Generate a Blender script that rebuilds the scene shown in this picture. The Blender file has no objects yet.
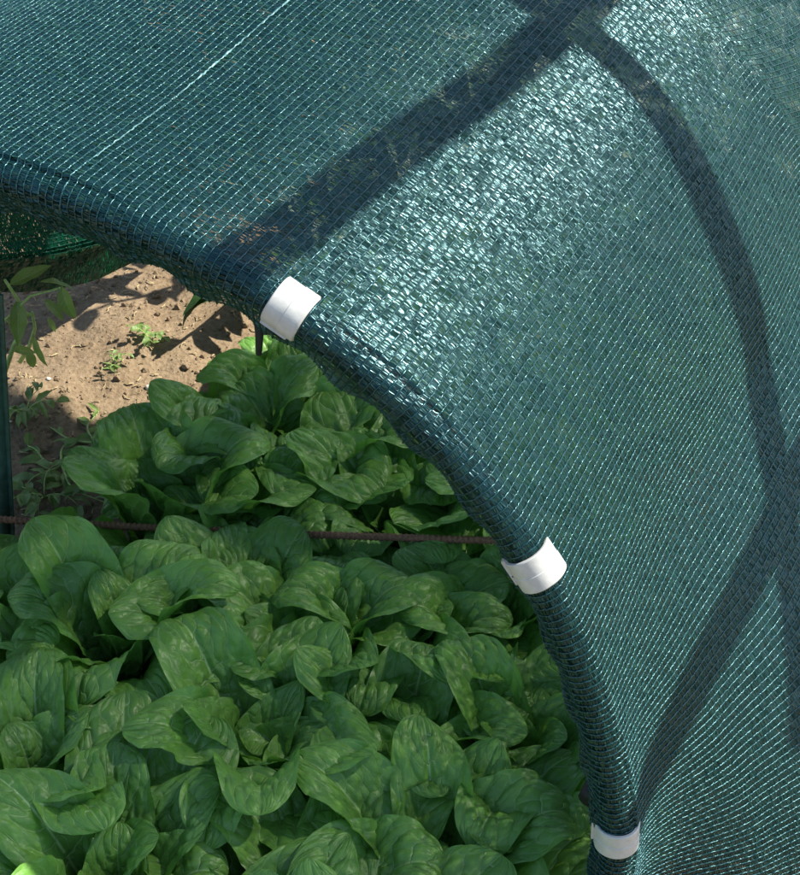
import bpy, math, random
import numpy as np
from mathutils import Vector, Matrix

random.seed(7)
RNG = np.random.default_rng(11)
SC = bpy.context.scene
COL = SC.collection
PI = math.pi

# ------------------------------------------------------------------ frame of the tunnel
K = 0.8                                     # metres per survey unit
CAM_H = 1.66 * K
AZ = 0.4368939                              # heading of the tunnel axis
ORG = Vector((-0.3142 * K, 1.25763 * K, (1.66 - 1.44448) * K))
AX = Vector((math.sin(AZ), math.cos(AZ), 0))     # along the tunnel
CR = Vector((math.cos(AZ), -math.sin(AZ), 0))    # across the tunnel
UP = Vector((0, 0, 1))
HZ = ORG.z
aORG, aAX, aCR, aUP = (np.array(v) for v in (ORG, AX, CR, UP))

U_T = np.radians([-90, -60, -30, -5.8, 4.1, 13.9, 23.3, 34, 42.3, 48.9, 54.1, 62.4, 72.4, 81.9, 88.3, 100, 130])
R_T = np.array([.74, .73, .665, .6240, .6170, .6175, .6210, .6190, .6170, .6140, .6105, .6030, .5980, .6000, .6060, .612, .64]) * K


def rad(u):
    """smooth hoop radius as a function of the angle from the crown"""
    acc = 0
    for d in (-6, -4, -2, 0, 2, 4, 6):
        acc = acc + np.interp(u + math.radians(d), U_T, R_T)
    return acc / 7


def T(c, s, z):
    """tunnel coordinates in metres (z above the ground) -> world"""
    return ORG + CR * c + AX * s + UP * (z - HZ)


# sun direction (towards the sun)
SUN = (CR * .48 + AX * .41 + UP * .79).normalized()

# ------------------------------------------------------------------ helpers
def tag(o, label=None, cat=None, group=None, kind=None):
    if label: o['label'] = label
    if cat: o['category'] = cat
    if group: o['group'] = group
    if kind: o['kind'] = kind
    return o


def mesh_obj(name, verts, faces, mat, parent=None, smooth=True, uvs=None):
    verts = np.asarray(verts, dtype=np.float32)
    me = bpy.data.meshes.new(name)
    if isinstance(faces, np.ndarray):
        n, k = faces.shape
        me.vertices.add(len(verts)); me.vertices.foreach_set('co', verts.ravel())
        me.loops.add(n * k); me.loops.foreach_set('vertex_index', faces.astype(np.int32).ravel())
        me.polygons.add(n)
        me.polygons.foreach_set('loop_start', np.arange(0, n * k, k, dtype=np.int32))
        me.polygons.foreach_set('loop_total', np.full(n, k, dtype=np.int32))
    else:
        me.from_pydata([tuple(map(float, v)) for v in verts], [], faces)
    if uvs is not None:
        me.update(calc_edges=True)
        uvl = me.uv_layers.new(name='UVMap')
        idx = np.empty(len(me.loops), dtype=np.int32); me.loops.foreach_get('vertex_index', idx)
        uvl.data.foreach_set('uv', np.asarray(uvs, dtype=np.float32)[idx].ravel())
    me.polygons.foreach_set('use_smooth', np.full(len(me.polygons), smooth))
    me.update(calc_edges=True); me.validate()
    if mat: me.materials.append(mat)
    o = bpy.data.objects.new(name, me); COL.objects.link(o)
    if parent: o.parent = parent
    return o


def empty(name, loc=(0, 0, 0)):
    o = bpy.data.objects.new(name, None); COL.objects.link(o); o.location = loc
    o.empty_display_size = 0.05
    return o


def tube(points, radii, seg=10, caps=True):
    """generic swept tube -> verts, faces (list)"""
    pts = [Vector(p) for p in points]
    n = len(pts)
    if not hasattr(radii, '__len__'): radii = [radii] * n
    vs, fs = [], []
    t0 = (pts[1] - pts[0]).normalized()
    ref = Vector((0, 0, 1)) if abs(t0.z) < .9 else Vector((1, 0, 0))
    nrm = t0.cross(ref).normalized()
    for i in range(n):
        t = (pts[min(i + 1, n - 1)] - pts[max(i - 1, 0)]).normalized()
        nrm = (nrm - t * nrm.dot(t)).normalized(); b = t.cross(nrm)
        for k in range(seg):
            a = 2 * PI * k / seg
            vs.append(pts[i] + (nrm * math.cos(a) + b * math.sin(a)) * radii[i])
    for i in range(n - 1):
        for k in range(seg):
            k2 = (k + 1) % seg
            fs.append((i * seg + k, i * seg + k2, (i + 1) * seg + k2, (i + 1) * seg + k))
    if caps:
        fs.append(tuple(reversed(range(seg)))); fs.append(tuple(range((n - 1) * seg, n * seg)))
    return vs, fs


class MB:
    def __init__(s): s.v = []; s.f = []; s.uv = []
    def add(s, vf, uv=None):
        v, f = vf; b = len(s.v); s.v += [tuple(p) for p in v]; s.f += [tuple(i + b for i in q) for q in f]
        s.uv += list(uv) if uv is not None else [(0, 0)] * len(v)
    def build(s, name, mat, parent=None, smooth=True):
        return mesh_obj(name, np.array([tuple(map(float, p)) for p in s.v]), s.f, mat, parent, smooth, uvs=np.array(s.uv))


def vnoise(x, y, seed=0):
    """value noise, vectorised"""
    xi, yi = np.floor(x).astype(np.int64), np.floor(y).astype(np.int64)
    xf, yf = x - xi, y - yi
    def h(a, b):
        n = (a * 374761393 + b * 668265263 + seed * 974634777) & 0xffffffff
        n = ((n ^ (n >> 13)) * 1274126177) & 0xffffffff
        return ((n ^ (n >> 16)) & 0xffff) / 65535.0
    sx, sy = xf * xf * (3 - 2 * xf), yf * yf * (3 - 2 * yf)
    return (h(xi, yi) * (1 - sx) + h(xi + 1, yi) * sx) * (1 - sy) + (h(xi, yi + 1) * (1 - sx) + h(xi + 1, yi + 1) * sx) * sy - .5


def sst(x, a, b):
    t = np.clip((x - a) / (b - a), 0, 1); return t * t * (3 - 2 * t)


# ------------------------------------------------------------------ materials
def new_mat(name):
    m = bpy.data.materials.new(name); m.use_nodes = True
    nt = m.node_tree; bs = nt.nodes['Principled BSDF']; out = nt.nodes['Material Output']
    return m, nt, bs, out


def N(nt, kind, **kw):
    n = nt.nodes.new(kind)
    for k, v in kw.items(): setattr(n, k, v)
    return n


def ramp(nt, fac, stops):
    r = nt.nodes.new('ShaderNodeValToRGB'); el = r.color_ramp.elements
    while len(el) < len(stops): el.new(.5)
    for e, (p, c) in zip(el, stops): e.position = p; e.color = (*c, 1)
    nt.links.new(fac, r.inputs[0]); return r.outputs[0]


def net_material(name, base, dark, trans, tfac=.3, rough=.3, spec=.6):
    m, nt, bs, out = new_mat(name); L = nt.links.new
    tc = N(nt, 'ShaderNodeTexCoord')
    n1 = N(nt, 'ShaderNodeTexNoise'); n1.inputs['Scale'].default_value = 260; n1.inputs['Detail'].default_value = 2
    L(tc.outputs['Object'], n1.inputs['Vector'])
    col = ramp(nt, n1.outputs['Fac'], [(.3, dark), (.7, base)])
    L(col, bs.inputs['Base Color'])
    bs.inputs['Roughness'].default_value = rough
    bs.inputs['Specular IOR Level'].default_value = spec
    bs.inputs['Specular Tint'].default_value = (.48, .91, .98, 1)
    tr = N(nt, 'ShaderNodeBsdfTranslucent'); tr.inputs['Color'].default_value = (*trans, 1)
    mx = N(nt, 'ShaderNodeMixShader'); mx.inputs[0].default_value = tfac
    L(bs.outputs[0], mx.inputs[1]); L(tr.outputs[0], mx.inputs[2]); L(mx.outputs[0], out.inputs['Surface'])
    return m


M_NET = net_material('shade_net_tape', (.0012, .020, .018), (.0007, .010, .010), (.15, .46, .38), .17, .33, .9)
M_CORD = net_material('shade_net_stitch', (.012, .052, .056), (.005, .028, .032), (.20, .48, .45), .12, .30, 1.0)
M_THREAD = net_material('pulled_thread', (.16, .30, .30), (.05, .12, .12), (.2, .4, .35), .1, .3, 1.0)
M_SIDE = net_material('side_net_tape', (.004, .050, .030), (.002, .026, .016), (.03, .30, .12), .3, .4, .5)


def plain(name, col, rough=.5, spec=.5, bump=0, bscale=200, var=.0):
    m, nt, bs, out = new_mat(name); L = nt.links.new
    bs.inputs['Roughness'].default_value = rough
    bs.inputs['Specular IOR Level'].default_value = spec
    tc = N(nt, 'ShaderNodeTexCoord')
    n1 = N(nt, 'ShaderNodeTexNoise'); n1.inputs['Scale'].default_value = bscale; n1.inputs['Detail'].default_value = 5
    L(tc.outputs['Object'], n1.inputs['Vector'])
    c0 = tuple(max(0, c * (1 - var)) for c in col); c1 = tuple(min(1, c * (1 + var)) for c in col)
    L(ramp(nt, n1.outputs['Fac'], [(.3, c0), (.7, c1)]), bs.inputs['Base Color'])
    if bump:
        b = N(nt, 'ShaderNodeBump'); b.inputs['Strength'].default_value = 1; b.inputs['Distance'].default_value = bump
        L(n1.outputs['Fac'], b.inputs['Height']); L(b.outputs[0], bs.inputs['Normal'])
    return m


M_PIPE = plain('dark_pipe', (.006, .008, .009), .6, .3, .0003, 300, .3)
M_CLIP = plain('white_plastic', (.44, .44, .40), .38, .5, .00025, 140, .09)
M_REBAR = plain('rusty_rebar', (.20, .105, .060), .85, .3, .0006, 700, .5)
M_STAKE = plain('green_stake', (.030, .075, .055), .45, .5, .0004, 120, .3)
M_STEM = plain('pale_stem', (.30, .42, .12), .5, .4, .0003, 200, .3)
M_DARKCORD = plain('dark_cord', (.015, .02, .02), .7, .3, .0003, 300, .3)


def leaf_material(name, c_dark, c_mid, c_vein, trans, tfac=.28, rough=.36, bump=.0019, voro=95, nveins=9, veins2=False):
    m, nt, bs, out = new_mat(name); L = nt.links.new
    uv = N(nt, 'ShaderNodeUVMap'); uv.uv_map = 'UVMap'; sep = N(nt, 'ShaderNodeSeparateXYZ'); L(uv.outputs[0], sep.inputs[0])
    oi = N(nt, 'ShaderNodeObjectInfo'); tc = N(nt, 'ShaderNodeTexCoord')
    def math_(op, a, b=None, c=None):
        n = N(nt, 'ShaderNodeMath', operation=op)
        for i, q in enumerate((a, b, c)):
            if q is None: continue
            if isinstance(q, (int, float)): n.inputs[i].default_value = q
            else: L(q, n.inputs[i])
        return n.outputs[0]
    w = math_('ABSOLUTE', math_('MULTIPLY_ADD', sep.outputs[0], 2, -1))
    # large patches + per leaf variation
    add = N(nt, 'ShaderNodeVectorMath', operation='ADD'); L(tc.outputs['Object'], add.inputs[0])
    mul = N(nt, 'ShaderNodeVectorMath', operation='SCALE'); mul.inputs['Scale'].default_value = 7
    comb = N(nt, 'ShaderNodeCombineXYZ'); L(oi.outputs['Random'], comb.inputs[0]); L(oi.outputs['Random'], comb.inputs[1])
    L(comb.outputs[0], mul.inputs[0]); L(mul.outputs[0], add.inputs[1])
    n1 = N(nt, 'ShaderNodeTexNoise'); n1.inputs['Scale'].default_value = 28; n1.inputs['Detail'].default_value = 4
    L(add.outputs[0], n1.inputs['Vector'])
    base = ramp(nt, math_('ADD', math_('MULTIPLY', n1.outputs['Fac'], .75), math_('MULTIPLY', oi.outputs['Random'], .28)), [(.25, c_dark), (.8, c_mid)])
    # midrib and side veins
    rib = math_('SUBTRACT', 1, math_('MINIMUM', math_('DIVIDE', w, math_('MULTIPLY_ADD', sep.outputs[1], -.045, .065)), 1))
    if veins2:
        uv2 = N(nt, 'ShaderNodeUVMap'); uv2.uv_map = 'veins'; sp2 = N(nt, 'ShaderNodeSeparateXYZ'); L(uv2.outputs[0], sp2.inputs[0]); q = sp2.outputs[0]
        cr = math_('ABSOLUTE', math_('SUBTRACT', math_('FRACT', sp2.outputs[1]), .5))
        cvein = math_('MAXIMUM', math_('MULTIPLY_ADD', cr, 9, -3.7), 0)
    else:
        q = math_('MULTIPLY', math_('SUBTRACT', sep.outputs[1], math_('MULTIPLY', math_('POWER', w, 1.15), .27)), nveins)
    fr = math_('ABSOLUTE', math_('SUBTRACT', math_('FRACT', q), .5))          # .5 on the vein
    vein = math_('MAXIMUM', math_('MULTIPLY_ADD', fr, 16, -7), 0)
    vein = math_('MULTIPLY', vein, math_('SUBTRACT', 1, math_('MULTIPLY', w, .75)))
    if veins2: vein = math_('MAXIMUM', vein, math_('MULTIPLY', cvein, .5))
    f = math_('MINIMUM', math_('MAXIMUM', math_('POWER', rib, .7), math_('MULTIPLY', vein, .75)), 1)
    mixc = N(nt, 'ShaderNodeMix', data_type='RGBA'); L(f, mixc.inputs['Factor']); L(base, mixc.inputs['A']); mixc.inputs['B'].default_value = (*c_vein, 1)
    L(mixc.outputs['Result'], bs.inputs['Base Color'])
    bs.inputs['Roughness'].default_value = rough; bs.inputs['Specular IOR Level'].default_value = .5
    # crinkled tissue
    vo = N(nt, 'ShaderNodeTexVoronoi'); vo.feature = 'F1'; vo.inputs['Scale'].default_value = voro
    nz = N(nt, 'ShaderNodeTexNoise'); nz.inputs['Scale'].default_value = 60; nz.inputs['Detail'].default_value = 3
    L(add.outputs[0], nz.inputs['Vector'])
    wv = N(nt, 'ShaderNodeVectorMath', operation='MULTIPLY_ADD'); L(nz.outputs['Color'], wv.inputs[0]); wv.inputs[1].default_value = (.012, .012, .012); L(add.outputs[0], wv.inputs[2])
    L(wv.outputs[0], vo.inputs['Vector'])
    h = math_('SUBTRACT', math_('MULTIPLY_ADD', nz.outputs['Fac'], .8, math_('MULTIPLY', vo.outputs['Distance'], -.8)), math_('MULTIPLY', vein, .5))
    b = N(nt, 'ShaderNodeBump'); b.inputs['Strength'].default_value = .9; b.inputs['Distance'].default_value = bump
    L(h, b.inputs['Height']); L(b.outputs[0], bs.inputs['Normal'])
    tr = N(nt, 'ShaderNodeBsdfTranslucent'); tr.inputs['Color'].default_value = (*trans, 1); L(b.outputs[0], tr.inputs['Normal'])
    mx = N(nt, 'ShaderNodeMixShader'); mx.inputs[0].default_value = tfac
    L(bs.outputs[0], mx.inputs[1]); L(tr.outputs[0], mx.inputs[2]); L(mx.outputs[0], out.inputs['Surface'])
    return m


M_LEAF = leaf_material('lettuce_leaf', (.095, .230, .040), (.165, .355, .060), (.34, .52, .20), (.18, .46, .05), .3, .43, veins2=True)
M_WEED = leaf_material('weed_leaf', (.09, .16, .04), (.19, .29, .07), (.32, .42, .18), (.30, .46, .07), .3, .5, .0005, 200, 7)


def soil_material():
    m, nt, bs, out = new_mat('dry_soil'); L = nt.links.new
    tc = N(nt, 'ShaderNodeTexCoord')
    n1 = N(nt, 'ShaderNodeTexNoise'); n1.inputs['Scale'].default_value = 5; n1.inputs['Detail'].default_value = 8; n1.inputs['Roughness'].default_value = .65
    n2 = N(nt, 'ShaderNodeTexNoise'); n2.inputs['Scale'].default_value = 160; n2.inputs['Detail'].default_value = 5
    for n in (n1, n2): L(tc.outputs['Object'], n.inputs['Vector'])
    ad = N(nt, 'ShaderNodeMath', operation='MULTIPLY_ADD'); L(n2.outputs['Fac'], ad.inputs[0]); ad.inputs[1].default_value = .6
    m2 = N(nt, 'ShaderNodeMath', operation='MULTIPLY'); L(n1.outputs['Fac'], m2.inputs[0]); m2.inputs[1].default_value = .5
    L(m2.outputs[0], ad.inputs[2])
    L(ramp(nt, ad.outputs[0], [(.3, (.095, .066, .038)), (.52, (.175, .126, .076)), (.75, (.245, .184, .116))]), bs.inputs['Base Color'])
    bs.inputs['Roughness'].default_value = .95; bs.inputs['Specular IOR Level'].default_value = .15
    b = N(nt, 'ShaderNodeBump'); b.inputs['Strength'].default_value = 1; b.inputs['Distance'].default_value = .0055
    L(ad.outputs[0], b.inputs['Height']); L(b.outputs[0], bs.inputs['Normal'])
    return m


M_SOIL = soil_material()

# ------------------------------------------------------------------ ground: one sheet, dense near the tunnel
def axis_coords(lo, hi, step, far):
    c = list(np.arange(lo, hi, step)); s = step; a = []; x = hi
    while x < far: a.append(x); s *= 1.35; x += s
    a.append(far); s = step; b = []; x = lo - step
    while x > -far: b.append(x); s *= 1.35; x -= s
    b.append(-far)
    return np.array(sorted(set(b + c + a)))


def ground_h(x, y):
    near = 1 - sst(np.hypot(x + .1, y - 1.4), 3, 6)
    h = vnoise(x * 3, y * 3, 1) * .030 + vnoise(x * 9, y * 9, 2) * .014 + vnoise(x * 26, y * 26, 3) * .008 + vnoise(x * 70, y * 70, 4) * .005
    return h * near


gx = axis_coords(-1.3, 1.1, .009, 300); gy = axis_coords(.2, 2.9, .009, 300)
X, Y = np.meshgrid(gx, gy, indexing='ij')
Z = ground_h(X, Y)
nx, ny = X.shape
I = np.arange(nx * ny).reshape(nx, ny)
gf = np.stack([I[:-1, :-1], I[1:, :-1], I[1:, 1:], I[:-1, 1:]], -1).reshape(-1, 4)
tag(mesh_obj('ground', np.stack([X, Y, Z], -1).reshape(-1, 3), gf, M_SOIL), kind='structure')


def gz(x, y): return float(ground_h(np.array([x]), np.array([y]))[0])


# clods and pebbles: countless
def clods():
    ico_v = []; ph = (1 + 5 ** .5) / 2
    for a, b in ((1, ph), (-1, ph), (1, -ph), (-1, -ph)): ico_v += [(0, a, b), (a, b, 0), (b, 0, a)]
    iv = np.array(ico_v); iv /= np.linalg.norm(iv[0])
    d = np.linalg.norm(iv[:, None] - iv[None], axis=-1); e = np.sort(d[0])[1] * 1.1
    fs = []
    for i in range(12):
        for j in range(i + 1, 12):
            for k in range(j + 1, 12):
                if d[i, j] < e and d[j, k] < e and d[i, k] < e:
                    n = np.cross(iv[j] - iv[i], iv[k] - iv[i]); fs.append((i, j, k) if n @ iv[i] > 0 else (i, k, j))
    fs = np.array(fs)
    n = 9500
    c = RNG.uniform(-.75, .1, n) ; s = RNG.uniform(-.1, 1.5, n)
    px = aORG[0] + aCR[0] * c + aAX[0] * s; py = aORG[1] + aCR[1] * c + aAX[1] * s
    r = .0009 + .0042 * RNG.random(n) ** 8
    V = iv[None] * (1 + RNG.uniform(-.25, .25, (n, 12, 1))) * r[:, None, None] * RNG.uniform(.7, 1.3, (n, 1, 3))
    V = V + np.stack([px, py, ground_h(px, py) + r * .35], -1)[:, None]
    F = (fs[None] + (np.arange(n) * 12)[:, None, None]).reshape(-1, 3)
    tag(mesh_obj('soil_crumbs', V.reshape(-1, 3), F, M_SOIL, smooth=False), 'fine dry brown soil crumbs scattered on the bare ground', 'soil crumbs', kind='stuff')


clods()

# ------------------------------------------------------------------ knitted net
RIB = .0061; STI = .0014
RP = .0137          # hoop pipe radius
RN = .0150          # net wrapped on it
L2 = .575 * K       # distance to the second hoop


def knit(P, NRM, name_t, name_c, mat_t, mat_c, parent, tape_w=.00085, seed=1, keep=None, gloss_rib=None, dens=None, bow=.0004, under=1.0):
    """P, NRM: (nu, nv, 3) node positions and unit normals: ribs run along v. Real tapes and stitch cords."""
    rg = np.random.default_rng(seed)
    nu, nv = P.shape[:2]
    tv = np.gradient(P, axis=1); tv /= np.linalg.norm(tv, axis=2, keepdims=True) + 1e-12
    tu = np.cross(tv, NRM)
    # --- tapes, two per cell
    # every wale starts its stitches at its own height
    ph = rg.random((nu - 1, 1, 1))
    Pn = np.concatenate([P[:, 1:], 2 * P[:, -1:] - P[:, -2:-1]], 1)
    PA = P[:-1] * (1 - ph) + Pn[:-1] * ph; PB = P[1:] * (1 - ph) + Pn[1:] * ph
    A0, B0 = PA[:, :-1], PB[:, :-1]; A1, B1 = PA[:, 1:], PB[:, 1:]
    n0 = NRM[:-1, :-1]; v0 = tv[:-1, :-1]
    out_v, out_f = [], []; base = 0
    Am, Bm = (A0 + A1) / 2, (B0 + B1) / 2
    # two fine strands per stitch over a flatter one underneath
    kinds = [(A0, Bm, .50, 0), (Bm, A1, .50, 0), (A0 * .7 + A1 * .3, B0 * .1 + B1 * .9, under, 1)]
    for s_, e_, wf, low in kinds:
        shp = s_.shape[:2]
        m = keep if keep is not None else np.ones(shp, bool)
        m = m & (rg.random(shp) > .0005)
        s_, e_, n_, v_ = s_[m], e_[m], n0[m], v0[m]
        c = len(s_)
        j1 = rg.normal(0, .00017, (c, 3)); j2 = rg.normal(0, .00017, (c, 3))
        tw0 = rg.normal(0, .22 if low else .6, c); tw1 = tw0 + rg.normal(0, .25 if low else .6, c)
        bw = rg.normal(-.0004 if low else bow * .6, .00015 if low else .0003, c); wd = wf * tape_w * rg.uniform(.8, 1.15, c)
        if dens is not None: wd = wd * np.broadcast_to(dens[:-1, None], shp)[m]
        st = []
        for q in (0, .5, 1):
            ctr = s_ * (1 - q) + e_ * q + j1 * (1 - q) + j2 * q + n_ * (bw * (4 * q * (1 - q)))[:, None]
            an = tw0 * (1 - q) + tw1 * q
            wv = v_ * np.cos(an)[:, None] + n_ * np.sin(an)[:, None]
            ww = (wd * (1 if q == .5 else .8))[:, None]
            st.append(ctr - wv * ww); st.append(ctr + wv * ww)
        V = np.stack(st, 1)
        f0 = np.array([[0, 1, 3, 2], [2, 3, 5, 4]])
        F = (f0[None] + (np.arange(c) * 6)[:, None, None] + base).reshape(-1, 4)
        out_v.append(V.reshape(-1, 3)); out_f.append(F); base += c * 6
    tap = mesh_obj(name_t, np.concatenate(out_v), np.concatenate(out_f), mat_t, parent)
    # --- stitch chains along every rib: beaded three-sided cord
    C = P + NRM * .0005 + rg.normal(0, .00018, P.shape)
    cc, nn, uu = C, NRM, tu
    rr = np.empty((nu, nv)); rr[:, 0::2] = .00062; rr[:, 1::2] = .00100
    rr *= rg.uniform(.65, 1.3, rr.shape)
    if gloss_rib is not None: rr *= gloss_rib[:, None]
    ring = []
    for k in range(3):
        a = PI / 2 + k * 2 * PI / 3
        ring.append(cc + (nn * math.sin(a) * .8 + uu * math.cos(a)) * rr[..., None])
    V = np.stack(ring, 2); m2 = V.shape[1]
    ids = np.arange(nu * m2 * 3).reshape(nu, m2, 3)
    F = []
    for k in range(3):
        k2 = (k + 1) % 3
        F.append(np.stack([ids[:, :-1, k], ids[:, :-1, k2], ids[:, 1:, k2], ids[:, 1:, k]], -1))
    F = np.stack(F, 2)
    if keep is not None:
        kk = np.zeros((nu, nv - 1), bool); kk[:-1] |= keep; kk[1:] |= keep
        F = F[kk]
    cord = mesh_obj(name_c, V.reshape(-1, 3), F.reshape(-1, 4), mat_c, parent)
    return tap, cord


def grid_normals(P, flip=False):
    a = np.gradient(P, axis=0); b = np.gradient(P, axis=1)
    n = np.cross(a, b); n /= np.linalg.norm(n, axis=2, keepdims=True) + 1e-12
    return -n if flip else n


def flare(ud, s):
    """the skirt stands out from the hoops towards the ground"""
    g = .30 * sst(s, .004, .12) + .70 * sst(s, .02, .34 * K)
    return .30 * (np.clip((ud - 64) / 50, 0, 1.2)) ** 1.35 * g


def build_roof_net():
    root = empty('shade_net', ORG)
    u_lo, u_hi = math.radians(-64), math.radians(116)
    R0 = .495
    nu = int((u_hi - u_lo) * R0 / RIB)
    u = np.linspace(u_lo, u_hi, nu)
    # profile around the front hoop
    s_end = 1.62 * K
    phi0 = math.radians(222)
    flap_len = .042
    n_fl = int(flap_len / STI); n_wr = int((phi0 - PI / 2) * RN / STI); n_s = int(s_end / STI)
    prof = []
    for k in range(n_fl): prof.append(('f', 1 - k / n_fl))
    for k in range(n_wr): prof.append(('w', phi0 + (PI / 2 - phi0) * k / n_wr))
    for k in range(n_s + 1): prof.append(('s', s_end * k / n_s))
    nv = len(prof)
    a = np.zeros((nu, nv)); r = np.zeros((nu, nv)); du = np.zeros((nu, nv))
    ud = np.degrees(u)
    fl = (.30 + .70 * (1 - sst(ud, 24, 42))) * flap_len * (1 + .12 * np.sin(ud * .5))
    for j, (k, v) in enumerate(prof):
        if k == 'f':
            d = v * fl
            a[:, j] = math.cos(phi0) * RN + d * .55 + .004 * np.sin(ud * .8) * v
            r[:, j] = math.sin(phi0) * RN - d * .84
        elif k == 'w':
            wob = 1 + .03 * vnoise(ud * .35, np.full(nu, v * 2), 9)
            a[:, j] = math.cos(v) * RN * wob; r[:, j] = math.sin(v) * RN * wob
        else:
            a[:, j] = v
            ph = (v / L2) % 1.0
            sag = .013 * np.sin(PI * ph) ** 1.2 * (.4 + .6 * sst(ud, 10, 60))
            far = sst(v, .70 * K, 1.25 * K)
            r[:, j] = RN - sag * (1 - far) + .0035 * vnoise(np.full(nu, v * 7), ud * .06, 5) * 2
            # pulled up a little where it runs on to the hoop
            # loose cloth beyond the second hoop turns down to the outside
            sc = (.80 + .0009 * (ud - 30)) * K
            d = .20 * np.tanh(np.maximum(v - sc, 0) / .20)
            g = sst(ud, 22, 40)
            du[:, j] = g * d * .75
            r[:, j] += -g * d * .08 + g * .004 * np.exp(-((v - sc) / .02) ** 2)
    # slight waviness of the ribs
    S_ = a + 0
    du = du + .0035 * vnoise(S_ * 6, ud[:, None] * .05, 6) + .0012 * vnoise(S_ * 30, ud[:, None] * .2, 8)
    uu = u[:, None] + du
    RR = rad(uu) + r
    P = aORG + aCR * (np.sin(uu) * RR + flare(np.degrees(uu), a))[..., None] + aUP * (np.cos(uu) * RR)[..., None] + aAX * a[..., None]
    below = P[..., 2] < .004
    P[..., 2] = np.maximum(P[..., 2], .004)
    NR = grid_normals(P)
    # outward
    chk = (NR[:, -40] @ aUP).mean()
    if chk < 0: NR = -NR
    keep = ~below[:-1, :-1]
    end = (.95 + .8 * sst(ud, 20, 28) + .012 * np.sin(ud * .7)) * K          # cut short over the ridge and the left side
    keep &= a[:-1, :-1] < end[:-1, None]
    gl = np.ones(nu); gi = int(np.argmin(abs(ud - 1.6)))
    gl[gi] = 1.5
    P -= aORG
    knit(P, NR, 'knitted_tapes', 'stitch_cords', M_NET, M_CORD, root, tape_w=.00058, dens=1 + .70 * (1 - sst(ud, 6, 18)) - .12 * sst(ud, 16, 26) * (1 - sst(ud, 58, 68)) + .20 * sst(ud, 66, 82), seed=3, keep=keep, gloss_rib=gl)
    # one pale pulled thread
    q = math.radians(1.6); pts = []; rd_ = []
    for k in range(240):
        s_ = .03 + k / 239 * .46; R = float(rad(np.array([q]))[0]) + RN + .0016 + .007 * float(vnoise(np.array([s_ * 7]), np.array([1.6 * .06]), 5)[0]) - .013 * math.sin(PI * min(s_ / L2, 1)) ** 1.2 * .4
        qq = q + .0012 * math.sin(k * .9) * .3 + .0004 * random.uniform(-1, 1)
        pts.append(CR * math.sin(qq) * R + UP * (math.cos(qq) * R + .0006 * random.uniform(-1, 1)) + AX * s_)
        rd_.append(.0001 + .0011 * abs(math.sin(k * .31) * math.sin(k * .047 + .6)) ** .8 * (1 if k > 60 else .5))
    v, f = tube(pts, rd_, 5); mesh_obj('pulled_thread', v, f, M_THREAD, root)
    tag(root, 'dark green knitted shade net stretched over the hoops and rolled round the front one', 'shade net')
    return root


build_roof_net()

# ------------------------------------------------------------------ pipe frame under the net
def hoop_points(s, r_off=0, a0=-100, a1=100, n=90):
    pts = []
    for q in np.linspace(math.radians(a0), math.radians(a1), n):
        R = float(rad(np.array([q]))[0]) + r_off
        c, z = math.sin(q) * R, HZ + math.cos(q) * R
        if z > 0: pts.append(T(c, s, z))
    p0, p1 = pts[0].copy(), pts[-1].copy()
    return pts


fr = empty('tunnel_frame', ORG)
def rel(pts, o): return [Vector(p) - o for p in pts]
for s in (0, L2, 1.56 * K):
    v, f = tube(rel(hoop_points(s, 0 if s == 0 else -.004), ORG), RP if s == 0 else .012, 14)
    mesh_obj('hoop', v, f, M_PIPE, fr)
for ang in (22.5, 83):
    q = math.radians(ang); R = float(rad(np.array([q]))[0]) - .022
    v, f = tube(rel([T(math.sin(q) * R, s, HZ + math.cos(q) * R) for s in np.linspace(0, .815 * K, 12)], ORG), .010, 12)
    mesh_obj('side_rail', v, f, M_PIPE, fr)
tag(fr, 'dark pipe frame of hoops and rails carrying the green net', 'frame')

# ------------------------------------------------------------------ unseen pipes added sunward, bent to cast the shadow bands on the net
OFF = SUN * .5
ov = empty('band_shadow_caster', ORG + OFF)
def surf_pts(path, r_extra=RN):
    out = []
    for ang, s in path:
        q = math.radians(ang); R = float(rad(np.array([q]))[0]) + r_extra
        out.append(ORG + CR * (math.sin(q) * R + float(flare(np.array(ang), np.array(s)))) + UP * (math.cos(q) * R) + AX * s)
    return out
def smooth_path(path, n=60):
    p = np.array(path); t = np.linspace(0, 1, len(p)); tt = np.linspace(0, 1, n)
    q = np.stack([np.interp(tt, t, p[:, i]) for i in (0, 1)], -1)
    for _ in range(6): q[1:-1] = (q[:-2] + 2 * q[1:-1] + q[2:]) / 4
    return q
hp = smooth_path([(-60, .60 * K), (-20, .60 * K), (10, .600 * K), (24.5, .596 * K), (34.7, .590 * K), (43.8, .566 * K), (52.3, .546 * K), (63.6, .530 * K), (69.5, .47 * K), (74.5, .42 * K), (81, .33 * K), (88, .26 * K)])
v, f = tube(rel(surf_pts(hp), ORG), .0250, 14); mesh_obj('hoop', v, f, M_PIPE, ov)  # added caster traced along the hoop-shaped shadow band
b1 = smooth_path([(16.8, -.05 * K), (17.3, 0), (18.6, .066 * K), (20.4, .276 * K), (22.6, .43 * K), (24.0, .596 * K), (25.2, .9 * K)])
v, f = tube(rel(surf_pts(b1), ORG), .0225, 14); mesh_obj('ridge_band_caster', v, f, M_PIPE, ov)
b2 = smooth_path([(88, -.12 * K), (86.2, -.02 * K), (82.2, .03 * K), (77, .124 * K), (75, .26 * K), (74.5, .348 * K), (74.5, .42 * K), (74, .6 * K)])
v, f = tube(rel(surf_pts(b2), ORG), .020, 14); mesh_obj('side_rail', v, f, M_PIPE, ov)  # added caster for the lower lengthwise shadow band
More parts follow.
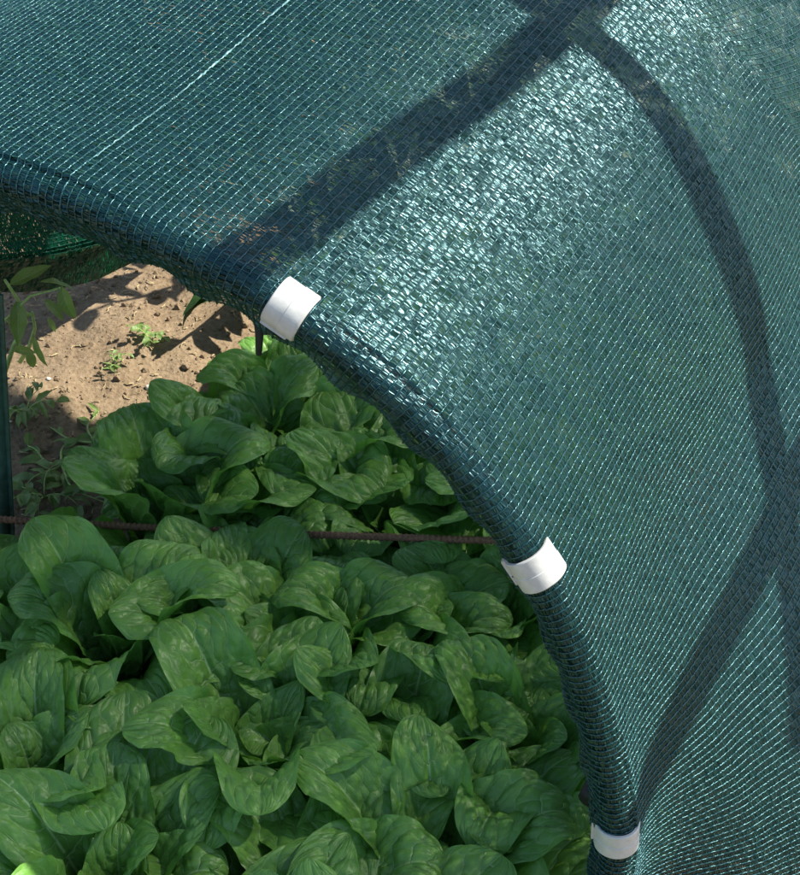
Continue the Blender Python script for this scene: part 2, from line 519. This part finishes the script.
tag(ov, 'added out-of-view pipe caster above the tunnel, shaped to throw the shadow bands on the net', 'frame')

# ------------------------------------------------------------------ white clips on the front hoop
def make_clip(ang, tilt, label, length=.0275):
    q = math.radians(ang); R = float(rad(np.array([q]))[0])
    rd = CR * math.sin(q) + UP * math.cos(q)                       # outward
    tg = CR * math.cos(q) - UP * math.sin(q)                       # along the pipe, downhill
    o = ORG + rd * R
    root = empty('pipe_clip', o)
    fro = -AX
    def P(th, l, r):  # th measured from outward toward the front (camera) side
        return rd * (math.cos(th) * r) + fro * (math.sin(th) * r) + tg * l
    def shell(t0, t1, l0, l1, ri, ro, n=36, bev=.0007):
        ths = np.linspace(t0, t1, n)
        prof = [(l0 + bev, ro), (l1 - bev, ro), (l1, ro - bev), (l1, ri), (l0, ri), (l0, ro - bev)]
        vs = []; fs = []; m = len(prof)
        for th in ths:
            for (l, r) in prof: vs.append(P(th, l, r))
        for i in range(n - 1):
            for k in range(m):
                k2 = (k + 1) % m
                fs.append((i * m + k, i * m + k2, (i + 1) * m + k2, (i + 1) * m + k))
        fs.append(tuple(reversed(range(m)))); fs.append(tuple(range((n - 1) * m, n * m)))
        return vs, fs
    h = length / 2
    rr = RN + .0008
    a0, a1 = math.radians(-70 + tilt), math.radians(150 + tilt)
    def part(name, vf):
        o_ = mesh_obj(name, *vf, M_CLIP, root, smooth=True)
        md = o_.modifiers.new('edges', 'EDGE_SPLIT'); md.split_angle = math.radians(38)
        return o_
    part('clip_body', shell(a0, a1, -h, h, rr, rr + .0026))
    part('raised_band', shell(a0 + .06, a1 - .35, -h * .02, h * .97, rr + .0024, rr + .0031))
    # flared lip along the open edge
    t1 = a1
    vs, fs = shell(t1 - .10, t1 + .16, -h, h * .62, rr + .0012, rr + .0050, 8)
    part('lip', (vs, fs))
    tag(root, label, 'clip', 'white clips along the front hoop')
    return root


make_clip(22.6, 0, 'squarish white plastic clip highest on the hoop, above the far lettuces')
make_clip(52.6, 5, 'bright white plastic clip halfway down the hoop, beside the end of the rusty bar')
make_clip(86.3, 5, 'shaded white plastic clip lowest on the hoop, near the bottom of the dark roll')

# ------------------------------------------------------------------ camera maths, used only to describe and check
F_PX = 1654.0641; TH = 0.72164166; RO = 0.02953229
cF = Vector((0, math.cos(TH), -math.sin(TH))); cU0 = Vector((0, math.sin(TH), math.cos(TH))); cR0 = Vector((1, 0, 0))
cR = cR0 * math.cos(RO) + cU0 * math.sin(RO); cU = cU0 * math.cos(RO) - cR0 * math.sin(RO)
CAM = Vector((0, 0, CAM_H))
def px(p):
    d = Vector(p) - CAM; w = d.dot(cF); return (400 + F_PX * d.dot(cR) / w, 437.5 - F_PX * d.dot(cU) / w)
def at_z(x, y, z):
    d = cF + cR * ((x - 400) / F_PX) - cU * ((y - 437.5) / F_PX)
    return CAM + d * ((z - CAM_H) / d.z)
def at_s(x, y, s):
    d = cF + cR * ((x - 400) / F_PX) - cU * ((y - 437.5) / F_PX)
    t = ((ORG + AX * s) - CAM).dot(AX) / d.dot(AX)
    return CAM + d * t
def tun(p):
    d = Vector(p) - ORG; return d.dot(CR), d.dot(AX), p[2]

# ------------------------------------------------------------------ side net hanging on the left
def build_side_net():
    root = empty('side_net', T(-.5, .5, 0))
    o = np.array(root.location)
    # bottom hem follows a sagging line, top hangs from the roof net
    hem_px = [(-140, 275), (-60, 288), (0, 293), (40, 291), (80, 284), (115, 273), (145, 256), (175, 232)]
    hem_s = [.28, .36, .44, .50, .56, .62, .68, .74]
    hem = np.array([tuple(at_s(x, y, s * K / .8)) for (x, y), s in zip(hem_px, hem_s)])
    top = []
    for s in hem_s:
        q = math.radians(-56); R = float(rad(np.array([q]))[0]) + .004
        top.append(tuple(T(math.sin(q) * R, s, HZ + math.cos(q) * R)))
    top = np.array(top)
    nL = int(.62 / .0045); tt = np.linspace(0, len(hem) - 1, nL); ii = np.arange(len(hem))
    H = np.stack([np.interp(tt, ii, hem[:, k]) for k in range(3)], -1); Tp = np.stack([np.interp(tt, ii, top[:, k]) for k in range(3)], -1)
    for arr in (H, Tp):
        for _ in range(60): arr[1:-1] = (arr[:-2] + 2 * arr[1:-1] + arr[2:]) / 4
    nH = int(.42 / .006)
    w = np.linspace(0, 1, nH)
    w2 = np.concatenate([w, 1 - np.linspace(0.02, .16, 9)])   # the hem is turned back up inside
    depth = np.concatenate([np.zeros(nH), np.linspace(.2, 1, 9)])
    P = np.zeros((len(w2), nL, 3))
    side = -aCR
    for i, (q, dd) in enumerate(zip(w2, depth)):
        base = Tp * (1 - q) + H * q
        belly = math.sin(PI * min(q, 1)) * .035
        fold = .006 * math.exp(-((q - .83) / .03) ** 2)
        P[i] = base - side * (belly + fold) + aCR * dd * .012
        P[i] += side * (.006 * vnoise(np.arange(nL) * .06, np.full(nL, q * 5), 12))[:, None]
    NR = grid_normals(P)
    knit(P - o, NR, 'knitted_tapes', 'stitch_cords', M_SIDE, M_SIDE, root, tape_w=.00185, under=1.1, seed=5)
    tag(root, 'loose green side net sagging low at the left, above the bare soil', 'net')


build_side_net()

# ------------------------------------------------------------------ rusty ribbed bar
def build_rebar():
    a = at_z(-60, 516, .098); b = at_z(530, 541.5, .148)
    root = a.lerp(b, .5)
    d = b - a; ln = d.length; t = d.normalized()
    nr = t.cross(UP).normalized(); bn = nr.cross(t)
    n = int(ln / .0006); seg = 14
    i = np.arange(n)[:, None]; k = np.arange(seg)[None]
    ang = 2 * PI * k / seg; x = i / (n - 1) * ln
    rr = .0036 + .0008 * np.clip(np.sin(2 * PI * x / .0056 + ang), -.2, 1)
    sag = -.004 * np.sin(PI * i / (n - 1))
    V = (np.array(a - root) + np.array(t) * x[..., None]) + (np.array(nr) * np.cos(ang)[..., None] + np.array(bn) * np.sin(ang)[..., None]) * rr[..., None] + np.array([0, 0, 1.]) * sag[..., None]
    ids = np.arange(n * seg).reshape(n, seg); k2 = np.roll(ids, -1, axis=1)
    F = np.stack([ids[:-1], k2[:-1], k2[1:], ids[1:]], -1).reshape(-1, 4)
    o = mesh_obj('steel_bar', V.reshape(-1, 3), F, M_REBAR); o.location = root
    tag(o, 'thin rusty ribbed steel bar lying level across the lettuces', 'bar')


build_rebar()

# green stake at the left edge
def build_stake():
    b = at_z(6, 560, 0); tp = at_z(-9, 292, .40)
    root = empty('garden_stake', b)
    d = (tp - b); t = d.normalized()
    v, f = tube([t * x for x in np.linspace(-.05, d.length, 20)], .0085, 14)
    mesh_obj('stake_pole', v, f, M_STAKE, root)
    # two lengthwise fins
    for sx in (-1, 1):
        n = Vector((sx, -.35, 0)).normalized(); m = t.cross(n).normalized()
        vs = []; 
        for x in (0, d.length):
            for (p, q) in ((.006, -.0012), (.0125, -.0012), (.0125, .0012), (.006, .0012)): vs.append(t * x + n * p + m * q)
        mesh_obj('stake_fin', vs, [(0, 1, 2, 3), (7, 6, 5, 4), (0, 4, 5, 1), (1, 5, 6, 2), (2, 6, 7, 3), (3, 7, 4, 0)], M_STAKE, root, smooth=False)
    v, f = tube([t * (d.length - .001), t * (d.length + .012)], [.0095, .006], 14)
    mesh_obj('stake_cap', v, f, M_STAKE, root)
    tag(root, 'green plastic coated stake leaning at the left edge', 'stake')


build_stake()

# ------------------------------------------------------------------ lettuce leaves
def leaf_mesh(name, L, W, th0, curl, cup, wave, pucker, seed, nt=80, nw=48, tipfold=0., twist=0., nveins=9, shape='round'):
    rg = np.random.default_rng(seed)
    t = np.linspace(0, 1, nt); w = np.linspace(-1, 1, nw)
    Tm, Wm = np.meshgrid(t, w, indexing='ij')
    b = np.clip((t - .14) / .86, 0, 1)
    if shape == 'round': prof = (1 - np.abs(2 * b ** 1.1 - 1) ** 2.2) ** .62
    elif shape == 'long': prof = np.sin(PI * b ** 1.0) ** .75
    else: prof = (1 - np.abs(2 * b ** 1.35 - 1) ** 2.4) ** .55
    half = W * np.maximum(prof, 0) * 1.0
    pet = .006 * (1 - .55 * t)
    half = np.maximum(half, pet * (t < .995))
    half[-1] = .0008
    # spine
    th = th0 + curl * sst(t, .15, 1.0) * t + tipfold * sst(t, .72, 1)
    ds = L / (nt - 1)
    sx = np.concatenate([[0], np.cumsum(np.sin(th[:-1]) * ds)]); sz = np.concatenate([[0], np.cumsum(np.cos(th[:-1]) * ds)])
    # local normal of the spine (upper, inner side)
    nxv, nzv = -np.cos(th), np.sin(th)
    edge = 1 + .035 * vnoise(Tm * 9 + seed, np.sign(Wm) * 3, seed)
    across = Wm * half[:, None] * edge
    cupv = cup * (1 - 1.3 * sst(t, .55, 1.0))[:, None]
    h = cupv * half[:, None] * np.abs(Wm) ** 1.7
    ph1, ph2 = rg.uniform(0, 6.28, 2); fq = rg.uniform(9, 15)
    side = np.where(Wm > 0, np.sin(fq * Tm + ph1), np.sin(fq * 1.1 * Tm + ph2))
    side2 = np.where(Wm > 0, np.sin(fq * 2.6 * Tm + ph2), np.sin(fq * 2.4 * Tm + ph1))
    h = h + wave * half[:, None] * np.abs(Wm) ** 2.6 * (side + .35 * side2)
    # broad uneven swell of the blade
    h = h + half[:, None] * .22 * (vnoise(Tm * 2.6 + seed * 1.3, Wm * 1.4 + 7, seed))
    # savoyed tissue between sunken veins
    q = (Tm - .27 * np.abs(Wm) ** 1.15) * nveins + .9 * vnoise(Tm * 3.5 + np.sign(Wm) * 4, np.abs(Wm) * 2 + seed, seed + 5) + .35 * vnoise(Tm * 9, Wm * 6 + seed, seed + 6) + np.sign(Wm) * .21
    fr_ = np.abs(((q) % 1.0) - .5)
    pill = (1 - (fr_ * 2) ** 3)
    cv = np.abs(Wm) * 3.4 + 1.6 * vnoise(q * 1.3, Wm * 1.5 + seed, 3)
    cross_v = np.abs((cv % 1.0) - .5)
    pill2 = (1 - (cross_v * 2) ** 4)
    bl = sst(b, .05, .2)[:, None] * (half / W).clip(0, 1)[:, None] * sst(np.abs(Wm), .03, .18)
    h = h + pucker * bl * (.38 * pill + .42 * pill * pill2 + .45 * vnoise(Tm * 24, Wm * 10 + seed, seed + 1) + .25 * vnoise(Tm * 45, Wm * 20 + seed, seed + 2))
    # midrib keel: pushed to the lower side
    h = h - .0022 * np.exp(-(across / (.0035)) ** 2) * (1 - .6 * t)[:, None]
    x = sx[:, None] + nxv[:, None] * h; z = sz[:, None] + nzv[:, None] * h; y = across
    if twist:
        a = twist * Tm ** 1.5; y, x2 = y * np.cos(a) + (x - sx[:, None]) * np.sin(a), sx[:, None] + (x - sx[:, None]) * np.cos(a) - y * np.sin(a); x = x2
    V = np.stack([x, y, z], -1).reshape(-1, 3)
    ids = np.arange(nt * nw).reshape(nt, nw)
    F = np.stack([ids[:-1, :-1], ids[1:, :-1], ids[1:, 1:], ids[:-1, 1:]], -1).reshape(-1, 4)
    uv = np.stack([(Wm + 1) / 2, Tm], -1).reshape(-1, 2)
    o = mesh_obj(name, V, F, M_LEAF, None, True, uvs=uv)
    me = o.data
    l2 = me.uv_layers.new(name='veins'); idx = np.empty(len(me.loops), dtype=np.int32); me.loops.foreach_get('vertex_index', idx)
    l2.data.foreach_set('uv', np.stack([q + 20, cv + 20], -1).reshape(-1, 2).astype(np.float32)[idx].ravel())
    me.uv_layers.active_index = 0
    bpy.data.objects.remove(o)
    return me


OUTER, MID, INNER = [], [], []
for k in range(8):
    rg = random.Random(k)
    OUTER.append(leaf_mesh('leaf', rg.uniform(.185, .215), rg.uniform(.040, .050), math.radians(rg.uniform(28, 44)), math.radians(rg.uniform(20, 60)), rg.uniform(.3, .6), rg.uniform(.12, .28), .0040, 10 + k, tipfold=math.radians(rg.uniform(0, 50)), twist=rg.uniform(-.5, .5), shape=rg.choice(['round', 'wide'])))
for k in range(10):
    rg = random.Random(50 + k)
    MID.append(leaf_mesh('leaf', rg.uniform(.185, .22), rg.uniform(.037, .048), math.radians(rg.uniform(12, 24)), math.radians(rg.uniform(15, 60)), rg.uniform(.4, .75), rg.uniform(.10, .26), .0040, 30 + k, tipfold=math.radians(rg.uniform(0, 90)), twist=rg.uniform(-.5, .5), shape=rg.choice(['round', 'wide', 'round'])))
for k in range(7):
    rg = random.Random(90 + k)
    INNER.append(leaf_mesh('leaf', rg.uniform(.14, .185), rg.uniform(.026, .036), math.radians(rg.uniform(3, 12)), math.radians(rg.uniform(10, 45)), rg.uniform(.6, 1.0), rg.uniform(.10, .22), .0032, 60 + k, tipfold=math.radians(rg.uniform(0, 60)), shape=rg.choice(['round', 'long'])))


def lettuce(c, s, rot, scale, seed, label, n_out=6, n_mid=8, n_in=5):
    rg = random.Random(seed)
    p = T(c, s, 0); g = gz(p.x, p.y)
    root = empty('lettuce_plant', (p.x, p.y, g - .004))
    tag(root, label, 'lettuce', 'lettuces crowded in the bed under the net')
    ang = rot; n = n_out + n_mid + n_in
    for i in range(n):
        ang += math.radians(137.5) + rg.uniform(-.2, .2)
        if i < n_in: me, ss, rr = rg.choice(INNER), .80 + .25 * i / n_in, .006
        elif i < n_in + n_mid: me, ss, rr = rg.choice(MID), 1, .014
        else: me, ss, rr = rg.choice(OUTER), 1, .020
        o = bpy.data.objects.new('leaf', me); COL.objects.link(o); o.parent = root
        sc = ss * scale * rg.uniform(.88, 1.08)
        o.location = (math.cos(ang) * rr, math.sin(ang) * rr, .002 * rg.random())
        o.rotation_euler = (rg.uniform(-.10, .10), rg.uniform(-.10, .12), ang)
        o.scale = (sc, sc * rg.uniform(.9, 1.12), sc)
    return root


# bed: rows run along the tunnel
PLANTS = []
ri = 0
rows = [(-.185, .10, .05), (-.03, 0, 0), (.12, .09, 0), (.265, .02, 0)]
pitch = .165
PLANTS += [(.22, 2.05), (.22, 2.22), (.38, 2.05), (.38, 2.22)]
PLANTS += [(.33, -.17), (.335, -.02), (.36, .12), (-.115, .25), (-.10, .37), (-.10, -.30), (-.07, .46), (-.07, .63)]
for c0, off, _ in rows:
    k = 0
    s = -.42 + off
    while s < 1.05:
        PLANTS.append((c0 + random.uniform(-.022, .022), s + random.uniform(-.02, .02)))
        s += pitch
LABELS = {
 4: 'lettuce cut by the lower frame edge, just left of the lowest clip',
 5: 'lettuce beside the dark roll, midway between the middle and lowest clips',
 6: 'lettuce half hidden behind the dark roll just below the middle clip',
 7: 'lettuce edging the bare soil, nearest the pulled weeds and behind the rusty bar',
 8: 'lettuce edging the sunlit soil, second one back from the rusty bar',
 14: 'lettuce at the left edge in front of the green stake foot',
 22: 'lettuce in the lower left corner of the bed, mostly outside the frame',
 23: 'lettuce at the left edge, one plant in front of the one at the rusty bar',
 24: 'lettuce just in front of the rusty bar, nearest the left edge',
 25: 'lettuce touching the rear side of the rusty bar, left of its middle',
 26: 'lettuce straight below the highest clip, one row behind the bar',
 27: 'lettuce beneath the highest clip, its top hidden by the rolled net',
 28: 'farthest lettuce peeping out left of the highest clip, beside the sunlit soil',
 30: 'lettuce on the lower frame edge, nearest the left corner',
 31: 'broad lettuce near the lower left corner, second row from the frame edge',
 32: 'large lettuce in the middle of the bed, left of centre in front of the bar',
 33: 'lettuce in front of the middle of the rusty bar, its leaves crossing it',
 34: 'lettuce just behind the right half of the rusty bar',
 35: 'lettuce tucked against the roll, between the highest and middle clips',
 40: 'lettuce on the lower frame edge, left of its middle',
 41: 'lettuce low in the middle of the bed, one row up from the frame edge',
 42: 'large lettuce straight left of the stretch of roll below the middle clip',
 43: 'lettuce left of the middle clip, just under the right end of the rusty bar',
 44: 'lettuce behind the right end of the rusty bar, partly under the rolled net',
 10: 'lettuce edging the sunlit soil, third one back from the rusty bar',
}
for c, s, l in ((.035, .15, 'lettuce pressed against the left half of the rusty bar, between two larger ones'),
                (.19, .20, 'lettuce right behind the rusty bar, left of the middle clip')):
    LABELS[len(PLANTS)] = l; PLANTS.append((c, s))
vis = []
for i, (c, s) in enumerate(PLANTS):
    p = T(c, s, .15); X_, Y_ = px(p)
    if X_ < -90 or Y_ > 1010 or X_ > 900: continue
    # fade of size at the left edge of the bed
    if c < -.15 and .10 < s < 1.1 and i < len(PLANTS) - 2: continue
    if c < .02 and .78 < s < 1.1: continue
    if i == 11 or s > .86: continue
    lettuce_scale = random.uniform(.86, 1.02) * (.88 if s < -.25 else 1)
    vis.append((i, X_, Y_, c, s))
    LAB = LABELS.get(i) or ('lettuce in the far open bed, seen only faintly through the net' if s > 1.04 else 'lettuce covered by the net, seen only faintly through it')
    lettuce(c, s, random.uniform(0, 6.28), lettuce_scale, (100 if i < 4 else 116) + i, LAB)

# ------------------------------------------------------------------ weeds and litter
def blade(L, W, bend, seed, nt=14, nw=5, droop=0):
    rg = random.Random(seed)
    vs, uv = [], []; x = z = 0; a = bend
    for i in range(nt):
        t = i / (nt - 1); hw = .72 * W * math.sin(PI * min(1, t ** .8)) ** .8 if 0 < t < 1 else .0004
        for j in range(nw):
            w = -1 + 2 * j / (nw - 1)
            vs.append(Vector((x, w * hw, z + abs(w) * hw * .35 + .12 * hw * math.sin(t * 14 + seed) * abs(w)))); uv.append(((w + 1) / 2, t))
        x += math.cos(a) * L / nt; z += math.sin(a) * L / nt; a -= droop / nt
    fs = [(i * nw + j, (i + 1) * nw + j, (i + 1) * nw + j + 1, i * nw + j + 1) for i in range(nt - 1) for j in range(nw - 1)]
    return vs, fs, uv


def place(vs, origin, heading, pitch=0, roll=0):
    m = Matrix.Rotation(heading, 4, 'Z') @ Matrix.Rotation(-pitch, 4, 'Y') @ Matrix.Rotation(roll, 4, 'X')
    return [Vector(origin) + (m @ v) for v in vs]


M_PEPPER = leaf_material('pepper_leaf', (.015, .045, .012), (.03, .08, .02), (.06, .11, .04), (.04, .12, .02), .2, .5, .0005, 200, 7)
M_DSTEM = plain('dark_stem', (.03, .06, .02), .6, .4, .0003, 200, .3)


def weed(loc, n_stem, hgt, leafL, leafW, seed, label, lying=False, group=None, nleaf=6, name='weed_plant', cat='weed', spread=1.0):
    rg = random.Random(seed)
    g = gz(loc.x, loc.y); root = empty(name, (loc.x, loc.y, g))
    stems, leaves = MB(), MB()
    for k in range(n_stem):
        h = 2 * PI * k / n_stem + rg.uniform(-.5, .5)
        el = rg.uniform(.08, .25) if lying else rg.uniform(.7, 1.4)
        p = Vector((0, 0, .003)); pts = [p.copy()]
        L = hgt * rg.uniform(.7, 1.2); m = 10
        for i in range(m):
            hh = h + .8 * math.sin(i * .5 + k) * (.6 if lying else .2)
            p = p + Vector((math.cos(hh) * math.cos(el), math.sin(hh) * math.cos(el), math.sin(el))) * (L / m)
            el -= (.05 if lying else .16 * spread)
            p.z = max(p.z, .003)
            pts.append(p.copy())
        stems.add(tube(pts, [.0022 * (1 - .6 * i / m) * hgt / .12 for i in range(m + 1)], 6))
        for q in range(nleaf):
            i = 2 + int((m - 2) * q / max(1, nleaf - 1)); hd = h + rg.choice((-1, 1)) * rg.uniform(.4, 1.3)
            vs, fs, uv = blade(leafL * rg.uniform(.6, 1.15), leafW * rg.uniform(.7, 1.2), rg.uniform(-.1, .5), rg.randint(0, 999), droop=rg.uniform(.4, 1.8) if not lying else .5)
            leaves.add((place(vs, pts[min(i, m)], hd, rg.uniform(-.2, .3), rg.uniform(-.5, .5)), fs), uv)
    stems.build('stem', M_DSTEM if name == 'pepper_plant' else M_STEM, root); leaves.build('foliage', M_PEPPER if name == 'pepper_plant' else M_WEED, root)
    tag(root, label, cat, group)
    return root


# drooping plant at the left edge beyond the stake
def droop_plant():
    loc = at_z(-8, 408, 0); g = gz(loc.x, loc.y)
    root = empty('pepper_plant', (loc.x, loc.y, g)); o = Vector((loc.x, loc.y, g))
    st, lv = MB(), MB()
    def P(x, y, z): return at_z(x, y, z) - o
    main = [Vector((0, 0, 0)), P(5, 372, .04), P(14, 345, .08), P(26, 322, .12), P(18, 300, .17), P(5, 280, .22)]
    st.add(tube(main, [.0032, .003, .0028, .0025, .002, .0016], 8))
    st.add(tube([P(20, 362, .03), P(30, 345, .06), P(35, 328, .09), P(32, 312, .12)], [.0028, .0026, .0022, .0018], 8))
    st.add(tube([P(-10, 330, .1), P(8, 318, .14), P(30, 296, .18), P(60, 288, .2)], [.002, .002, .0016, .0014], 6))
    def lf(x, y, z, L, W, hd, pt, rl, seed, droop=.6):
        vs, fs, uv = blade(L * .62, W * .72, 0, seed, 18, 7, droop=droop + .5 * math.sin(seed * 2.1))
        lv.add((place(vs, P(x, y, z), hd, pt, rl), fs), uv)
    for a in ((62, 286, .20, .085, .018, -1.2, -1.1, .5, 1), (18, 300, .17, .095, .019, -1.7, -1.2, -.4, 2), (34, 336, .10, .075, .010, -1.1, -1.1, .8, 3),
              (28, 352, .07, .04, .012, -.9, -.9, .2, 4), (0, 300, .17, .08, .016, -2.0, -1.0, .6, 5), (6, 320, .13, .07, .014, -.6, -.7, -.5, 6),
              (44, 300, .16, .06, .012, -.4, -.5, .3, 7), (10, 285, .2, .09, .018, .6, .2, .3, 8), (40, 282, .2, .07, .016, .2, -.1, -.3, 9),
              (-5, 345, .09, .07, .015, -1.3, -.9, .2, 10), (12, 350, .07, .05, .012, .3, -.3, .4, 11), (15, 318, .13, .06, .013, .9, -.2, .2, 12), (48, 318, .1, .035, .007, -.8, -.6, .2, 13)):
        lf(*a)
    st.build('stem', M_STEM, root); lv.build('foliage', M_WEED, root)
    tag(root, 'pale green plant with long drooping leaves by the stake, under the side net', 'plant')


droop_plant()
weed(at_z(150, 352, 0), 4, .028, .016, .005, 21, 'small sprouting weed on the soil beside the farthest lettuce', group='small weeds on the bare soil')
weed(at_z(116, 376, 0), 3, .022, .012, .003, 23, 'tiny seedling in the middle of the sunlit soil', group='small weeds on the bare soil')
weed(at_z(28, 425, 0), 4, .05, .030, .007, 25, 'pale weed close behind the green stake', group='small weeds on the bare soil')
weed(at_z(62, 470, 0), 5, .085, .030, .007, 26, 'limp pulled weed lying on shaded soil beside the stake', lying=True, name='pulled_weed')
weed(at_z(95, 448, 0), 4, .075, .024, .005, 27, 'wilted weed stems lying on the shaded soil before the lettuces', lying=True, name='pulled_weed')
weed(at_z(45, 500, 0), 5, .05, .028, .008, 28, 'short green weed just behind the rusty bar', name='weed_plant', group='small weeds on the bare soil')

# bushy row outside the far left: throws the dappled shade
for k, (c, s) in enumerate(((-.25, .88), (-.10, 1.02), (-.52, 1.12))):
    p = T(c, s, 0)
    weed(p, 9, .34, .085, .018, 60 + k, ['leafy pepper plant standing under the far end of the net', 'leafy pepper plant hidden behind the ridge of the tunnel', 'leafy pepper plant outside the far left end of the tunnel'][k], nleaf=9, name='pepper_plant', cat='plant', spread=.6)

# dark plants added past the far end to keep sunlit ground from showing through
for k, (c, s) in enumerate([(c, s) for s in (1.20, 1.42, 1.66) for c in (-.20, -.02, .16)] + [(.12, 1.0), (.27, .98), (.40, 1.05), (.25, 1.16), (.44, 1.24), (.34, 1.46), (.52, 1.46), (.34, 1.70), (.52, 1.70)]):
    weed(T(c + random.uniform(-.03, .03), s, 0), 13, .27, .10, .034, 80 + k, 'dark leafy plant added at the far end of the tunnel as a dim backdrop behind the net', nleaf=11, name='pepper_plant', cat='plant', spread=.7, group='dark backdrop plants added past the far end')

# dark cord end hanging under the upper clip
v, f = tube([Vector((0, 0, 0)), Vector((.002, .001, -.012)), Vector((.001, 0, -.03))], [.0018, .0032, .0024], 8)
o = mesh_obj('cord_end', v, f, M_DARKCORD); o.location = at_s(256, 322, .02)
tag(o, 'dark cord end hanging from the net hem beside the highest clip', 'cord')

def litter():
    n = 900; V, F = [], []
    for i in range(n):
        c = RNG.uniform(-.62, -.12); s_ = RNG.uniform(.05, 1.15); p = T(c, s_, 0); z = gz(p.x, p.y) + .0012
        L_ = RNG.uniform(.003, .014); w_ = RNG.uniform(.0004, .0013); a_ = RNG.uniform(0, 6.28); b_ = RNG.uniform(-.15, .15)
        d = Vector((math.cos(a_), math.sin(a_), 0)); e = Vector((-d.y, d.x, 0)); base = len(V)
        for k, t in enumerate((-1, 0, 1)):
            q = Vector((p.x, p.y, z)) + d * t * L_ / 2 + e * (t * t * L_ * .15) + Vector((0, 0, .001 * (1 - t * t) + b_ * t * L_ * .3 + .0006))
            V += [q - e * w_, q + e * w_, q + Vector((0, 0, .0007))]
        for k in (0, 3):
            F += [(base + k, base + k + 3, base + k + 5, base + k + 2), (base + k + 1, base + k + 2, base + k + 5, base + k + 4), (base + k, base + k + 1, base + k + 4, base + k + 3)]
    tag(mesh_obj('plant_litter', V, F, M_STRAW, smooth=False), 'bits of dry straw and leaf litter on the bare soil', 'litter', kind='stuff')
M_STRAW = plain('dry_straw', (.30, .23, .12), .7, .3, .0003, 90, .5)
litter()

# small white stone
def stone(x, y, r, label):
    p = at_z(x, y, 0); 
    vs = []; fs = []; n, m = 9, 6
    for i in range(m + 1):
        for k in range(n):
            a, b = PI * i / m, 2 * PI * k / n
            q = r * (1 + .18 * math.sin(3 * a + 2 * b + x))
            vs.append((q * 1.3 * math.sin(a) * math.cos(b), q * math.sin(a) * math.sin(b), q * .7 * math.cos(a)))
    for i in range(m):
        for k in range(n): fs.append((i * n + k, i * n + (k + 1) % n, (i + 1) * n + (k + 1) % n, (i + 1) * n + k))
    o = mesh_obj('pebble', vs, fs, M_STONE); o.location = (p.x, p.y, gz(p.x, p.y) + r * .4); tag(o, label, 'pebble', 'pebbles on the bare soil')
M_STONE = plain('pale_stone', (.55, .5, .42), .8, .3, .001, 60, .2)
stone(150, 394, .0042, 'pale pebble on the lower right of the sunlit soil')
stone(50, 387, .0028, 'pale pebble left of the sunlit soil, below the drooping leaf')
stone(12, 428, .0030, 'white pebble beside the green stake')

# ------------------------------------------------------------------ light, sky, camera
W = bpy.data.worlds.new('World'); SC.world = W; W.use_nodes = True
nt = W.node_tree; bg = nt.nodes['Background']
sky = nt.nodes.new('ShaderNodeTexSky'); sky.sky_type = 'NISHITA'; sky.sun_disc = False
el = math.asin(SUN.z); az = math.atan2(SUN.x, SUN.y)
sky.sun_elevation = el; sky.sun_rotation = az
nt.links.new(sky.outputs[0], bg.inputs[0]); bg.inputs[1].default_value = .11
sl = bpy.data.lights.new('sun', 'SUN'); sl.energy = 4.8; sl.angle = math.radians(1.1); sl.color = (1, .95, .87)
so = bpy.data.objects.new('sun', sl); COL.objects.link(so)
so.rotation_euler = SUN.to_track_quat('Z', 'Y').to_euler(); so.location = SUN * 5

cam = bpy.data.cameras.new('camera'); co = bpy.data.objects.new('camera', cam); COL.objects.link(co)
cam.sensor_fit = 'HORIZONTAL'; cam.sensor_width = 36; cam.lens = F_PX / 800 * 36
cam.clip_start = .02; cam.clip_end = 1000
M3 = Matrix((cR, cU, -cF)).transposed()
co.matrix_world = Matrix.Translation(CAM) @ M3.to_4x4()
SC.camera = co
SC.view_settings.view_transform = 'Standard'; SC.view_settings.look = 'None'
SC.view_settings.exposure = 1.28; SC.view_settings.gamma = 1
SC.view_settings.use_curve_mapping = False
SC.cycles.max_bounces = 6; SC.cycles.diffuse_bounces = 3; SC.cycles.glossy_bounces = 2; SC.cycles.transmission_bounces = 3
